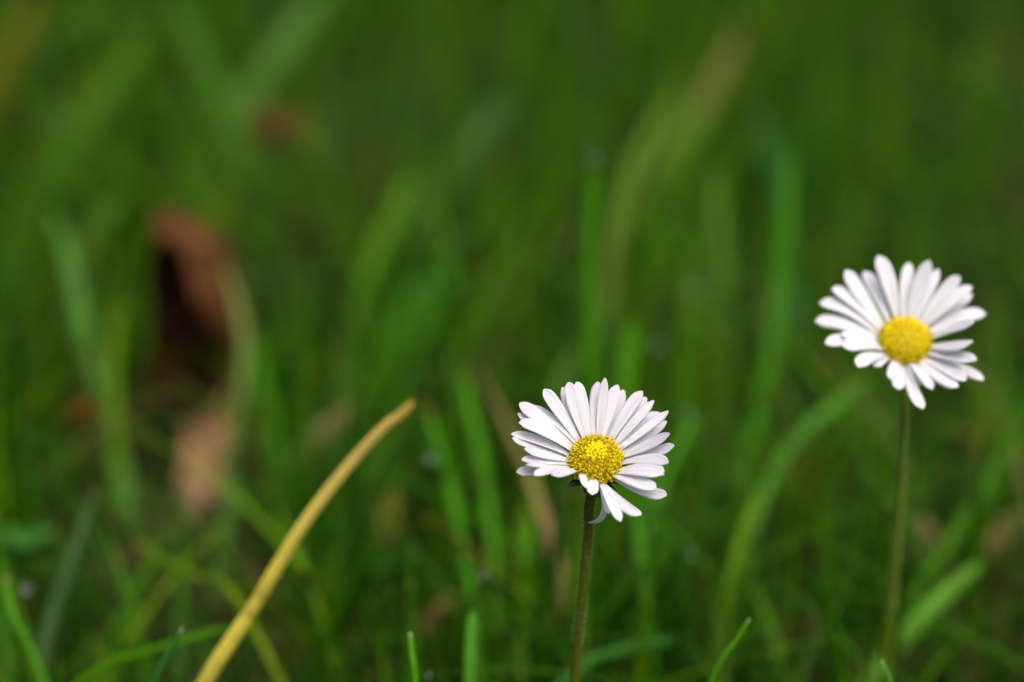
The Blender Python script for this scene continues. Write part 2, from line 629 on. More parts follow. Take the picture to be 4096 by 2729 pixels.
blade('short light green blade left of the curled brown leaf', (76, 118, 44), 60, [(285, 450), (245, 500), (205, 560), (185, 620)], .76, .74, .2)
blade('bright yellow green shoot beside the dark leaf hollow', (92, 130, 10), 40, [(272, 690), (268, 760), (262, 830), (262, 900)], .655, .64, .3)
blade('pale straw green blade standing just right of the curled brown leaf', (122, 130, 78), 36,
      [(512, 600), (545, 690), (562, 790), (556, 890), (540, 1000), (528, 1110)], .645, .615, .25, rootrgb=(76, 118, 60))
blade('grey green blade foot below the tan leaf', (76, 120, 62), 52, [(540, 1090), (528, 1170), (512, 1260), (505, 1330)], .60, .585, .2)
blade('broad bright blade leaning up the middle, upper half', (88, 138, 40), 62, [(945, 400), (915, 480), (875, 570), (840, 650)], .76, .72, .2)
blade('dusky blue green blade leaning right in the upper middle', (66, 96, 62), 82, [(1180, 210), (1110, 310), (1040, 410), (965, 500)], .84, .79, .2)
blade('green blade leaning right above the bleached straw blade', (58, 116, 12), 55, [(960, 640), (925, 720), (880, 820), (830, 930)], .69, .66, .3)
blade('thin mid green blade in the centre with a pale tip', (62, 118, 24), 40, [(1045, 540), (1015, 640), (975, 760), (930, 880)], .72, .66, .3)
blade('upright bright blade behind the front daisy with a drop at its tip', (66, 126, 12), 42, [(1366, 366), (1358, 470), (1354, 600), (1356, 740), (1360, 880)], .585, .575, .3)
blade('olive blade curving up to the right behind the upright bright blade', (88, 116, 46), 58, [(1560, 200), (1495, 310), (1445, 430), (1415, 560), (1400, 700)], .74, .69, .25)
blade('straw brown dry blade tip in the upper right', (112, 110, 66), 56, [(1705, 60), (1655, 170), (1600, 270), (1520, 380)], .88, .83, .2, mat=M_DRY, rootrgb=(96, 128, 48))
blade('green blade under the straw brown tip', (74, 122, 14), 60, [(1640, 250), (1590, 330), (1545, 420), (1520, 500)], .83, .79, .2)
blade('blue green blade arching down to the bright upright blade', (44, 92, 46), 55, [(1735, 230), (1760, 320), (1785, 400), (1800, 480)], .76, .72, .2)
blade('long bright upright blade left of the back daisy', (60, 118, 12), 50, [(1815, 320), (1812, 450), (1800, 590), (1785, 730), (1765, 860), (1735, 980)], .68, .62, .25)
blade('faint upright olive green blade between the two tall bright blades', (74, 112, 42), 58, [(1640, 370), (1652, 480), (1660, 600), (1668, 720)], .74, .70, .2)
blade('bright green shoot just behind the top of the front daisy', (72, 132, 14), 55, [(1455, 730), (1450, 800), (1440, 880), (1432, 960)], .60, .59, .3)
blade('soft grey green blade behind the left of the front daisy', (74, 116, 52), 50, [(1330, 790), (1300, 860), (1270, 930), (1250, 1010)], .64, .62, .2)
blade('broad blade running down left from under the back daisy', (76, 130, 54), 46, [(2010, 862), (1935, 920), (1860, 985), (1795, 1060), (1750, 1150), (1715, 1260)], .60, .555, .2)
blade('yellow green blade carrying on below the broad blade', (96, 136, 24), 42, [(1745, 1130), (1715, 1210), (1690, 1300), (1670, 1400)], .545, .53, .2)
blade('long green blade at the right edge leaning out of the picture', (66, 118, 26), 52, [(2385, 900), (2310, 1040), (2240, 1160), (2170, 1270), (2110, 1360)], .585, .545, .25)
blade('wide pale green blade leaning right in the bottom right corner', (94, 146, 62), 62, [(2262, 1290), (2190, 1350), (2120, 1420), (2050, 1500), (2000, 1570)], .535, .512, .2)
blade('green blade left of the front daisy with a reddish withered tip', (64, 130, 20), 26, [(975, 925), (1005, 1010), (1035, 1120), (1062, 1240), (1085, 1360), (1095, 1480)], .56, .52, .3, tiprgb=(150, 90, 60))
blade('green blade close to the left petals of the front daisy', (76, 136, 28), 36, [(1058, 840), (1085, 950), (1110, 1070), (1128, 1200), (1138, 1330)], .59, .55, .3)
blade('stout grey green blade with a rounded tip at the bottom edge', (88, 150, 62), 30, [(1086, 1405), (1083, 1470), (1078, 1570)], .462, .458, .2, blunt=5)
blade('small sharp bright blade with a white tip at the bottom edge', (84, 152, 34), 15, [(942, 1453), (947, 1500), (957, 1580)], .437, .434, .3, tiprgb=(220, 215, 190), blunt=4)
blade('sharp slim blade leaning right between the two daisy stems', (72, 136, 20), 13, [(1723, 1421), (1690, 1475), (1630, 1575)], .436, .433, .3, tiprgb=(190, 190, 120), blunt=2.5)
blade('small grey green blade tip poking in at the bottom right', (84, 128, 66), 15, [(2026, 1517), (2036, 1545), (2052, 1600)], .434, .432, .3, tiprgb=(200, 190, 160), blunt=3)
blade('dark blue green blade with a pale pointed tip at the bottom left', (46, 98, 46), 20, [(419, 1442), (393, 1495), (352, 1590)], .441, .437, .35, tiprgb=(200, 180, 165), blunt=2.5)
blade('long slate green blade at the bottom left behind the thin shoot', (62, 92, 66), 46, [(222, 1120), (185, 1230), (145, 1350), (110, 1460), (85, 1580)], .535, .505, .3, tiprgb=(120, 100, 80), blunt=2)
blade('thin bright shoot with an orange tip at the left edge', (78, 140, 28), 14, [(14, 1322), (22, 1380), (42, 1440), (70, 1490)], .49, .48, .3, tiprgb=(180, 140, 90), blunt=5)
blade('thin green blade lying across towards the bleached straw blade', (80, 134, 20), 20, [(532, 1440), (460, 1462), (380, 1486), (300, 1510), (220, 1545)], .478, .476, .3, blunt=5)
blade('olive thin blade slanting down to the bleached straw blade from the left', (98, 122, 20), 26, [(300, 1230), (370, 1285), (450, 1325), (545, 1375)], .54, .50, .3)
blade('teal blade lying level right of the front daisy stem', (58, 112, 52), 30, [(1590, 1462), (1500, 1480), (1410, 1502), (1330, 1540)], .50, .49, .2)
blade('upright green blade right of the front daisy stem', (62, 124, 20), 32, [(1455, 1130), (1470, 1240), (1485, 1370), (1500, 1500), (1508, 1590)], .53, .50, .3)
blade('green blade with a dewy tip right of the front daisy', (72, 128, 36), 28, [(1600, 940), (1575, 1000), (1540, 1070), (1510, 1150)], .58, .56, .3)
blade('yellow green blade standing close behind the front daisy stem', (84, 134, 24), 40, [(1225, 1130), (1215, 1230), (1205, 1350), (1200, 1470)], .56, .53, .3)
blade('bright green blade leaning left in the middle left', (60, 122, 14), 44, [(585, 760), (600, 870), (625, 980), (650, 1090)], .66, .62, .3)
blade('green blade between the tan leaf and the bleached straw blade', (62, 112, 12), 50, [(610, 980), (630, 1080), (650, 1180), (660, 1260)], .62, .59, .3)
blade('light green blade crossing low under the long slate green blade', (66, 118, 24), 24, [(395, 1200), (350, 1290), (300, 1380), (250, 1480)], .56, .525, .3)
blade('pale olive blade at the right edge above the wide pale blade', (112, 118, 66), 45, [(2200, 820), (2265, 900), (2310, 990), (2350, 1090)], .64, .60, .2)
blade('dull green blade leaning left below the back daisy', (60, 100, 32), 45, [(1990, 1080), (2050, 1150), (2100, 1230), (2135, 1300)], .58, .56, .2)
blade('green blade rising in the lower right beside the back daisy stem', (76, 130, 30), 36, [(1640, 1180), (1690, 1270), (1740, 1370), (1780, 1480)], .56, .53, .3)

# the bleached straw-yellow blade, with two darker bands across it
def bleached_blade():
    pts = [(952, 922), (925, 950), (880, 985), (810, 1060), (745, 1140), (685, 1225), (630, 1315), (580, 1400), (530, 1475), (470, 1570)]
    P = [np.array(at_y(x * S, y * S, .468 - .016 * i / 9)) for i, (x, y) in enumerate(pts)]
    last = P[-1]
    P.append(last + np.array([-.012, -.002, -.022]))
    P.append(np.array([last[0] - .02, last[1] - .002, -.003]))
    C = catmull(P, 60)
    t = np.linspace(0, 1, len(C))
    dep = np.linalg.norm(C - np.array(CAMP), axis=1)
    w = np.interp(t, [0, .015, .06, .3, .5, .75, 1], [14, 30, 37, 43, 50, 57, 54]) * S * KX * dep * 0.5 * 0.60
    V, F, uu, vv = strip(C, w, 0.25, 0.3)
    c0, c1, c2 = [np.array(lin(c)) for c in ((150, 132, 52), (206, 188, 110), (216, 206, 92))]
    f = np.clip(vv / .55, 0, 1)[:, None]
    cc = np.where(f < .5, c0 + (c1 - c0) * f * 2, c1 + (c2 - c1) * (f * 2 - 1))
    dark_bands = np.exp(-((vv - .645) / .010) ** 2) + .7 * np.exp(-((vv - .60) / .02) ** 2)
    cc = cc * (1 - .55 * np.clip(dark_bands, 0, 1)[:, None]) * np.array([1, 1, 1])
    fl = np.sin(vv * 140 + 3 * uu) * np.sin(vv * 61 + 2) + .6 * np.sin(vv * 23 + 5 * uu)
    cc = cc * (1 - .16 * np.clip(fl, 0, 1))[:, None] * (1 - .18 * np.exp(-((uu - .5) / .1) ** 2))[:, None]
    cc *= np.array([1.08, 1.05, .86])
    o = mesh_obj('blade_of_grass', V, F, M_DRY, None, cc, np.stack([uu, vv * 4], -1))
    sol = o.modifiers.new('thickness', 'SOLIDIFY')
    sol.thickness = 0.0002
    sol.offset = 0
    tag(o, 'thick bleached straw yellow blade arching up to the right in front of the green grass', 'grass blade', kind='thing')


bleached_blade()

# ------------------------------------------------------------------ dead leaves
def leaf_blob(name, label, centre, radii, open_dir, maxang, inner, outer, seed, cat='dead leaf', thick=0.0005):
    """a cupped dry leaf: part of a wrinkled ellipsoid shell, hollow side towards open_dir"""
    r = np.random.default_rng(seed)
    od = Vector(open_dir).normalized()
    q = (-od).to_track_quat('Z', 'X').to_matrix()
    nu, nv = 28, 14
    V, cc = [], []
    ph = r.uniform(0, 6.28, 6)
    for j in range(nv + 1):
        for i in range(nu):
            a = 2 * math.pi * i / nu
            edge = maxang * (1 + .13 * math.sin(2 * a + ph[0]) + .08 * math.sin(5 * a + ph[1]))
            th = edge * j / nv
            p = q @ Vector((math.sin(th) * math.cos(a), math.sin(th) * math.sin(a), math.cos(th)))
            wob = 1 + .05 * math.sin(4 * a + 3 * th + ph[2]) + .03 * math.sin(9 * a + ph[3]) * th
            V.append([centre[0] + p.x * radii[0] * wob, centre[1] + p.y * radii[1] * wob, centre[2] + p.z * radii[2] * wob])
            cc.append(np.array(outer) * (1 + .2 * math.sin(7 * a + 4 * th)))
    F = []
    for j in range(nv):
        for i in range(nu):
            a, b = j * nu + i, j * nu + (i + 1) % nu
            F.append((a, a + nu, b + nu, b))
    o = mesh_obj(name, V, np.array(F), M_LEAF, None, cc)
    m2 = o.data.materials
    # inner face of the leaf is darker: dark brown with the hollow's shade painted in
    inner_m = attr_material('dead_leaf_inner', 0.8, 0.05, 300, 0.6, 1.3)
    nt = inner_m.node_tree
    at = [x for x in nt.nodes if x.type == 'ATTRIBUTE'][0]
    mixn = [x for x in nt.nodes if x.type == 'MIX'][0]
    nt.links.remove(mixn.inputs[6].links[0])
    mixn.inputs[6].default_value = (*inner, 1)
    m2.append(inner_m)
    sol = o.modifiers.new('thickness', 'SOLIDIFY')
    sol.thickness = thick
    sol.offset = 0
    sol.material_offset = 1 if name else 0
    return tag(o, label, cat, kind='thing')


c = at_y(405 * S, 728 * S, .665)
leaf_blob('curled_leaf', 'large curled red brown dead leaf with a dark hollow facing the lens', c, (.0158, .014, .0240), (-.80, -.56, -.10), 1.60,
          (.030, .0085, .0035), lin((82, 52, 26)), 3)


def flat_leaf(name, label, pts, width, rgb, rgb2, twist=.3, bow=.4, cat='dead leaf', wavy=.12, seed=1):
    """an oblong dry leaf along a centreline given tip to base (survey x, y, ground distance)"""
    C = catmull([np.array(at_y(x * S, y * S, Y)) for x, y, Y in pts], 22)
    t = np.linspace(0, 1, len(C))
    prof = np.sin(np.pi * np.clip(t * .94 + .03, 0, 1)) ** .6
    dep = np.linalg.norm(C - np.array(CAMP), axis=1).mean()
    half = .5 * width * S * KX * dep * prof * (1 + wavy * np.sin(t * 17 + seed))
    V, F, uu, vv = strip(C, half, twist + .25 * np.sin(t * 4 + seed), bow, 9)
    a, b = np.array(lin(rgb)), np.array(lin(rgb2))
    f = np.clip(vv * 1.3 - .1, 0, 1)[:, None]
    rib = np.exp(-((uu - .5) / .06) ** 2)[:, None] * .25
    cc = (a * (1 - f) + b * f) * (1 - rib)
    o = mesh_obj(name, V, F, M_LEAF, None, cc * 1.15, np.stack([uu, vv], -1))
    sol = o.modifiers.new('thickness', 'SOLIDIFY')
    sol.thickness = .0003
    sol.offset = 0
    return tag(o, label, cat, kind='thing')


flat_leaf('dead_leaf', 'pinkish tan dead leaf standing below the curled brown leaf', [(516, 845, .68), (492, 930, .675), (474, 1020, .665), (458, 1120, .65), (448, 1200, .64)], 108,
          (188, 138, 98), (122, 100, 74), .2, .25)
flat_leaf('dead_leaf', 'small dark red brown leaf scrap high on the grass in the upper left', [(560, 292, .80), (600, 290, .80), (650, 296, .80)], 66, (72, 44, 26), (84, 54, 26), .1, .5, seed=3)
flat_leaf('dead_leaf', 'thin brown stalk scrap trailing right of the small dark leaf scrap', [(640, 290, .80), (680, 286, .80), (725, 300, .80)], 34, (112, 72, 34), (100, 66, 34), .1, .5, seed=4)
flat_leaf('dead_leaf', 'small rusty orange leaf scrap near the left edge', [(220, 925, .62), (185, 950, .62), (140, 985, .62)], 54, (100, 56, 16), (80, 52, 16), .1, .4, seed=5)
flat_leaf('dead_leaf', 'olive brown dry leaf piece leaning behind the bleached straw blade', [(815, 925, .62), (770, 975, .615), (715, 1025, .61), (660, 1080, .605)], 50, (96, 98, 50), (90, 88, 50), .2, .4, seed=6)
flat_leaf('dead_leaf', 'brown dry leaf piece low in the grass left of the rounded blade', [(1050, 1370, .54), (1010, 1400, .535), (960, 1450, .53), (925, 1490, .527)], 40, (112, 92, 52), (84, 62, 32), .2, .4, seed=7)
flat_leaf('dead_leaf', 'beige dry leaf piece in the lower right behind the back daisy stem', [(2105, 1190, .585), (2130, 1230, .58), (2160, 1290, .575)], 50, (110, 98, 62), (84, 70, 42), .2, .4, seed=8)
flat_leaf('dead_leaf', 'yellowish dry leaf piece at the right edge, lower half', [(2345, 1180, .58), (2300, 1230, .575), (2265, 1290, .57)], 50, (104, 98, 52), (84, 74, 36), .2, .4, seed=9)
flat_leaf('dead_leaf', 'mustard brown dry leaf piece left of the front daisy stem', [(905, 1130, .58), (895, 1190, .575), (880, 1270, .57)], 48, (98, 90, 34), (88, 88, 26), .2, .4, seed=10)


# a little clump of clover-like leaflets (bright patch, lower middle)
def clover(x, y, Y, r, label, rgb=(64, 132, 34)):
    c = at_y(x * S, y * S, Y)
    root = empty('clover_plant', (c.x, c.y, -0.003))
    tag(root, label, 'clover', 'clover plants in the grass', 'thing')
    C = catmull([np.array(c), np.array([c.x + .002, c.y + .003, c.z * .5]), np.array([c.x, c.y, -.003])], 10)
    V, F, uu, vv = tube(C, np.full(len(C), .0005), 6)
    mesh_obj('stem', V, F, M_STEM, root, np.tile(lin((80, 110, 50)), (len(V), 1)), np.stack([uu, vv], -1))
    for k in range(3):
        a = k * 2.094 + .5
        d = np.array([math.cos(a), math.sin(a), .18])
        cc_ = np.array(c)
        P = catmull([cc_ + d * r * 1.05, cc_ + d * r * .55 + np.array([0, 0, r * .1]), cc_], 10)
        t = np.linspace(0, 1, len(P))
        half = r * .5 * np.sin(np.pi * np.clip((t * .97 + .02), 0, 1)) ** .5
        V, F, uu, vv = strip(P, half, 0.0, .3, 5, ref=(0, 0, -1))
        cl = np.tile(np.array(lin(rgb)) * 1.25, (len(V), 1))
        mesh_obj('leaflet', V, F, M_GRASS, root, cl, np.stack([uu, vv], -1))


def tube(C, rad, sides=10):
    n = len(C)
    T = np.gradient(C, axis=0)
    T /= np.linalg.norm(T, axis=1)[:, None] + 1e-12
    ref = np.array([0, 1.0, 0.2])
    A = np.cross(T, ref)
    A /= np.linalg.norm(A, axis=1)[:, None]
    B = np.cross(T, A)
    th = np.arange(sides) * 2 * np.pi / sides
    V = C[:, None, :] + rad[:, None, None] * (np.cos(th)[None, :, None] * A[:, None, :] + np.sin(th)[None, :, None] * B[:, None, :])
    i = np.arange(n * sides).reshape(n, sides)
    j = np.roll(i, -1, axis=1)
    F = np.stack([i[:-1], j[:-1], j[1:], i[1:]], -1).reshape(-1, 4)
    return V.reshape(-1, 3), F, np.tile(th / 6.283, n), np.repeat(np.linspace(0, 1, n), sides)


clover(880, 1290, .575, .0075, 'larger clover low behind the middle of the bleached straw blade', (48, 108, 18))
clover(800, 1330, .565, .005, 'smaller clover just right of the bleached straw blade', (46, 108, 14))
clover(60, 1240, .56, .006, 'clover low at the left edge above the orange tipped shoot', (60, 112, 40))
clover(1000, 660, .70, .006, 'clover in the middle of the blurred grass', (70, 118, 50))

# ------------------------------------------------------------------ dew drops
def icosphere(sub=2):
    import bmesh
    bm = bmesh.new()
    bmesh.ops.create_icosphere(bm, subdivisions=sub, radius=1.0)
    V = np.array([v.co[:] for v in bm.verts])
    F = np.array([[v.index for v in f.verts] for f in bm.faces])
    bm.free()
    return V, F


IV, IF = icosphere(3)
for x, y, Y, r, lb in [
    (1366, 362, .585, .0007, 'dew drop on the tip of the upright bright blade behind the front daisy'),
    (130, 258, .86, .0013, 'dew drop high on the grass in the upper left'),
    (630, 628, .71, .0009, 'dew drop right of the curled brown leaf'),
    (1515, 790, .62, .0010, 'dew drop between the two daisies'),
    (1038, 552, .715, .0008, 'dew drop on the pale tipped thin blade in the centre'),
    (1600, 660, .66, .0010, 'dew drop above and between the two daisies'),
    (1228, 335, .88, .0013, 'dew drop in the upper middle beside the dusky blade'),
    (1580, 948, .575, .0006, 'dew drop on the blade right of the front daisy'),
    (990, 1050, .53, .0007, 'dew drop left of the front daisy petals'),
    (60, 1350, .50, .0008, 'dew drop beside the orange tipped shoot'),
    (1110, 1320, .50, .0005, 'dew drop above the rounded grey green blade'),
    (985, 1550, .455, .0004, 'dew drop at the bottom edge beside the white tipped blade'),
    (1590, 1270, .53, .0006, 'dew drop in the grass below right of the front daisy'),
    (175, 640, .665, .0009, 'dew drop on the long pale blade down the left side'),
]:
    c = np.array(at_y(x * S, y * S, Y))
    o = mesh_obj('dew_drop', IV * np.array([1, 1, .92]) * r * 1.25 + c, IF, M_DEW)
    tag(o, lb, 'dew drop', 'dew drops on the grass', 'thing')

# ------------------------------------------------------------------ daisies
R_PX = 240.0


class Daisy:
    def __init__(self, name, label, z0, zs, centre, depth, alpha, roll, Rpx, Lpx, seed, buds=30):
        self.z0, self.zs, self.depth = z0, zs, depth
        self.r = random.Random(seed)
        a, ro = math.radians(alpha), math.radians(roll)
        self.axis = (RX @ Vector((math.sin(a) * math.sin(ro), math.sin(a) * math.cos(ro), math.cos(a)))).normalized()
        self.m_px = KX * depth / zs                     # metres per zoomed pixel
        self.c = at_depth(*self.px(*centre), depth)
        self.R = Rpx * self.m_px
        self.Lp = Lpx * self.m_px
        ex = Vector((1, 0, 0))
        self.e1 = (ex - self.axis * ex.dot(self.axis)).normalized()
        self.e2 = self.axis.cross(self.e1)
        self.name, self.label = name, label
        self.root = None
        self.buds = buds
        self.nf = 380 if buds < 60 else 340
        self.fs = 1.0 if buds < 60 else .8

    def px(self, zx, zy):
        return self.z0[0] + zx / self.zs, self.z0[1] + zy / self.zs

    def stem(self, pts, wpx, rgb_top, rgb_bot, lean):
        """pts: whole-photo survey coordinates down the stem; ends on the soil"""
        P = [self.c - self.axis * self.R * .75, self.c - self.axis * self.R * 1.15 + Vector((0, 0, -self.R * .25))]
        y0 = P[-1].y
        base_y = y0 + lean
        Q = [at_y(x * S, y * S, y0 + (base_y - y0) * k / len(pts)) for k, (x, y) in enumerate(pts)]
        last, prev = Q[-1], Q[-2]
        d = (last - prev)
        d = d / abs(d.z)
        Q.append(last + d * last.z * .5)
        foot = last + d * last.z * .95
        foot.z = -.003
        Q.append(foot)
        self.root = empty(self.name, foot)
        tag(self.root, self.label, 'daisy', 'white daisies standing in the grass', 'thing')
        C = catmull([np.array(p) for p in P + Q], 60)
        t = np.linspace(0, 1, len(C))
        rad = np.full(len(C), wpx * KX * self.depth * S / 2) * np.interp(t, [0, .06, .5, 1], [1.15, 1.0, .95, 1.05])
        V, F, uu, vv = tube(C, rad, 12)
        a, b = np.array(lin(rgb_top)), np.array(lin(rgb_bot))
        f = np.clip(vv / .42, 0, 1)[:, None]
        cc = a * (1 - f) + b * f
        st = mesh_obj('stem', V, F, M_STEM, self.root, cc, np.stack([uu * 2, vv * 25], -1))
        # fine pale hairs pressed along the stem
        HV, HF, HC = [], [], []
        for k in range(1500):
            i = self.r.randrange(1, 40)
            p = C[i] + (C[i + 1] - C[i]) * self.r.random()
            T = C[i + 1] - C[i]
            T /= np.linalg.norm(T)
            th = self.r.uniform(0, 6.283)
            A = np.cross(T, [0, 1, .2])
            A /= np.linalg.norm(A)
            B = np.cross(T, A)
            o = A * math.cos(th) + B * math.sin(th)
            s = p + o * rad[i] * .98
            ln = self.r.uniform(.0003, .0008)
            e = s + (o * self.r.uniform(.35, .8) - T * self.r.uniform(.1, .9)) * ln
            side = np.cross(o, T) * .000035
            n = len(HV)
            HV += [s - side, s + side, e]
            HF.append((n, n + 1, n + 2))
            HC += [lin((170, 180, 160))] * 3
        mesh_obj('stem_hairs', HV, np.array(HF), M_BRACT, st, HC)

    def disc(self):
        ax, e1, e2 = [np.array(v) for v in (self.axis, self.e1, self.e2)]
        c = np.array(self.c)
        R, H = self.R * .93, self.R * .76
        V, F, CC = [], [], []
        # receptacle dome
        nr, ns = 12, 28
        for j in range(nr + 1):
            th = math.radians(112) * j / nr
            for i in range(ns):
                a = 2 * math.pi * i / ns
                V.append(c + ax * (H * math.cos(th)) + (e1 * math.cos(a) + e2 * math.sin(a)) * R * math.sin(th))
                CC.append(lin((196, 172, 14)))
        for j in range(nr):
            for i in range(ns):
                a, b = j * ns + i, j * ns + (i + 1) % ns
                F.append((a, b, b + ns, a + ns))
        Nf = self.nf
        bv, bf = icosphere(1)
        kv, kf = bv, bf
        r = self.r
        tmax = math.radians(104)
        for k in range(Nf):
            th = math.acos(1 - (1 - math.cos(tmax)) * (k + .5) / Nf)
            a = k * 2.399963 + r.uniform(-.06, .06)
            rad = (e1 * math.cos(a) + e2 * math.sin(a))
            p = c + ax * (H * math.cos(th)) + rad * R * math.sin(th)
            n = ax * math.cos(th) / H + rad * math.sin(th) / R
            n /= np.linalg.norm(n)
            n = n + np.array([r.uniform(-.16, .16) for _ in range(3)])
            n /= np.linalg.norm(n)
            t1 = np.cross(n, [0.3, .2, .9])
            t1 /= np.linalg.norm(t1)
            t2 = np.cross(n, t1)
            M = np.stack([t1, t2, n])
            if k < self.buds:
                s = self.R * (r.uniform(.078, .1) if self.buds < 60 else r.uniform(.058, .07))
                q = (bv * np.array([1, 1, 1.15]) * s) @ M + p + n * s * .5
                b0 = len(V)
                V += list(q)
                F += [tuple(int(z) + b0 for z in f) for f in bf]
                base = np.array(lin((238, 216, 6))) * r.uniform(.85, 1.1)
                CC += [base] * len(q)
            else:
                # open floret: flared five-lobed tube with a knob of stamens in its mouth
                s = self.R * r.uniform(.042, .055)
                ln = self.R * r.uniform(.10, .17) * self.fs
                if r.random() < .15:
                    ln *= 1.35
                b0 = len(V)
                cl = np.array(lin(r.choice([(226, 206, 10), (236, 218, 20), (212, 190, 10), (240, 222, 40)]))) * r.uniform(.8, 1.1)
                rows = [(0, .55), (.6, .7), (1.0, 1.0)]
                for z, w in rows:
                    for i in range(10):
                        aa = 2 * math.pi * i / 10
                        V.append(p + n * ln * z + (t1 * math.cos(aa) + t2 * math.sin(aa)) * s * w)
                        CC.append(cl * (.75 if z < .5 else 1))
                for i in range(10):
                    aa = 2 * math.pi * i / 10
                    out = 1.75 if i % 2 == 0 else 1.0
                    V.append(p + n * ln * (1.16 if i % 2 == 0 else 1.02) + (t1 * math.cos(aa) + t2 * math.sin(aa)) * s * out)
                    CC.append(cl * 1.08)
                for j in range(3):
                    for i in range(10):
                        x, y = b0 + j * 10 + i, b0 + j * 10 + (i + 1) % 10
                        F.append((x, y, y + 10, x + 10))
                if r.random() < .75:
                    ks = s * r.uniform(.6, .85)
                    hgt = r.uniform(1.15, 1.5)
                    b1 = len(V)
                    q = (kv * np.array([1, 1, 1.3]) * ks) @ M + p + n * ln * hgt
                    V += list(q)
                    F += [tuple(int(z) + b1 for z in f) for f in kf]
                    CC += [np.array(lin((238, 214, 16)))] * len(q)
        mesh_obj('flower_disc', V, F, M_DISC, self.root, CC)

    def cup(self, n=13):
        """green receptacle and bracts under the petals"""
        ax, e1, e2 = [np.array(v) for v in (self.axis, self.e1, self.e2)]
        c = np.array(self.c)
        V, F, CC = [], [], []
        prof = [(-.28, .9), (-.45, .8), (-.62, .6), (-.8, .35), (-.95, .24)]
        ns = 24
        for h, w in prof:
            for i in range(ns):
                a = 2 * math.pi * i / ns
                V.append(c + ax * h * self.R + (e1 * math.cos(a) + e2 * math.sin(a)) * self.R * w)
                CC.append(lin((34, 48, 18)))
        for j in range(len(prof) - 1):
            for i in range(ns):
                a, b = j * ns + i, j * ns + (i + 1) % ns
                F.append((a, b, b + ns, a + ns))
        mesh_obj('receptacle', V, np.array(F), M_BRACT, self.root, CC)
        for k in range(n):
            a = k * 2 * math.pi / n + self.r.uniform(-.1, .1)
            rad = e1 * math.cos(a) + e2 * math.sin(a)
            ln = self.R * self.r.uniform(.95, 1.15)
            B = c - ax * self.R * .62 + rad * self.R * .45
            Mi = B + (rad * .72 + ax * .12) * ln * .55
            T = B + (rad * .95 + ax * .22) * ln
            C = catmull([T, Mi, B], 8)
            t = np.linspace(0, 1, len(C))
            half = self.R * .2 * np.sin(np.pi * np.clip(t * .8 + .05, 0, 1)) ** .6
            Vv, Ff, uu, vv = strip(C, half, 0, .3, 5, ref=-ax)
            o = mesh_obj('bract', Vv, Ff, M_BRACT, self.root, np.tile(lin((38, 62, 22)), (len(Vv), 1)))
            sol = o.modifiers.new('thickness', 'SOLIDIFY')
            sol.thickness = .00012

    def petal(self, base, tip, w, pink=0.0, layer=0, mid=None, Lf=1.0, cup=20, bow=None, wide_at=.62, notch=None, twist=0.0, labels=None):
        ax = self.axis
        # base: direction from the ring's centre of the base pixel on the ring's plane
        rr = ray(*self.px(*base))
        k = (self.c - CAMP).dot(ax) / rr.dot(ax)
        q = CAMP + rr * k - self.c
        rad = (q - ax * q.dot(ax)).normalized()
        B = self.c + rad * self.R * .80 - ax * self.R * (.14 - .055 * layer)
        pred = rad * math.cos(math.radians(cup)) + ax * math.sin(math.radians(cup))
        Lm = self.Lp * Lf
        # tip: on its line of sight at one petal's length from the base
        tr = ray(*self.px(*tip)).normalized()
        oc = CAMP - B
        bq = oc.dot(tr)
        disc = bq * bq - (oc.length_squared - Lm * Lm)
        if disc <= 0:
            T = CAMP + tr * (-bq)
        else:
            s = math.sqrt(disc)
            T = max((CAMP + tr * (-bq - s), CAMP + tr * (-bq + s)), key=lambda P: (P - B).normalized().dot(pred))
        D = (T - B)
        d = D.normalized()
        nrm = (ax - d * ax.dot(d)).normalized()
        M = (B + T) / 2
        if mid is not None:
            mp = self.px(*mid)
            dep = -(RX.transposed() @ (M - CAMP)).z
            M = at_depth(mp[0], mp[1], dep)
        M = M + nrm * (self.Lp * (bow if bow is not None else self.r.uniform(-.03, .05)))
        Cc = M * 2 - (B + T) / 2
        nL, nW = 18, 9
        view = (M - CAMP).normalized()
        wd0 = d.cross(nrm).normalized()
        pd = (d - view * d.dot(view)).normalized()
        wv = wd0 - view * wd0.dot(view)
        app = (wv - pd * wv.dot(pd)).length
        W = .515 * w * self.m_px / max(app, .72)
        if notch is None:
            notch = self.r.uniform(.0, .085)
        tw0 = twist + self.r.uniform(-.18, .18)
        edge_curl = self.r.uniform(.10, .34) * (1 if self.r.random() < .75 else -1)
        skew = self.r.uniform(-.12, .12)
        V, UV = [], []
        for i in range(nL + 1):
            v = i / nL
            v2 = 1 - (1 - v) ** 1.25 if v > .0 else 0
            # bezier centre
            for j in range(nW):
                u = -1 + 2 * j / (nW - 1)
                ve = v2
                # rounded, slightly notched tip
                tipcut = .03 * (u * u) * max(0, (v2 - .8) / .2) - notch * math.exp(-(u / .25) ** 2) * -1 * max(0, (v2 - .85) / .15) * -1
                ve = v2 - tipcut - notch * math.exp(-((u - skew) / .3) ** 2) * max(0, (v2 - .88) / .12)
                P = B * (1 - ve) ** 2 + Cc * 2 * ve * (1 - ve) + T * ve ** 2
                Tg = ((Cc - B) * (1 - ve) + (T - Cc) * ve).normalized()
                nn = (nrm - Tg * nrm.dot(Tg)).normalized()
                wd = Tg.cross(nn)
                tw = tw0 * ve
                wd_ = wd * math.cos(tw) + nn * math.sin(tw)
                nn_ = nn * math.cos(tw) - wd * math.sin(tw)
                if v2 < wide_at:
                    s = v2 / wide_at
                    wf = .34 + .66 * (s * s * (3 - 2 * s)) ** .8
                else:
                    s = (v2 - wide_at) / (1 - wide_at)
                    wf = max(0.0, 1 - s ** 3.3) ** .5
                    wf = max(wf, .34)
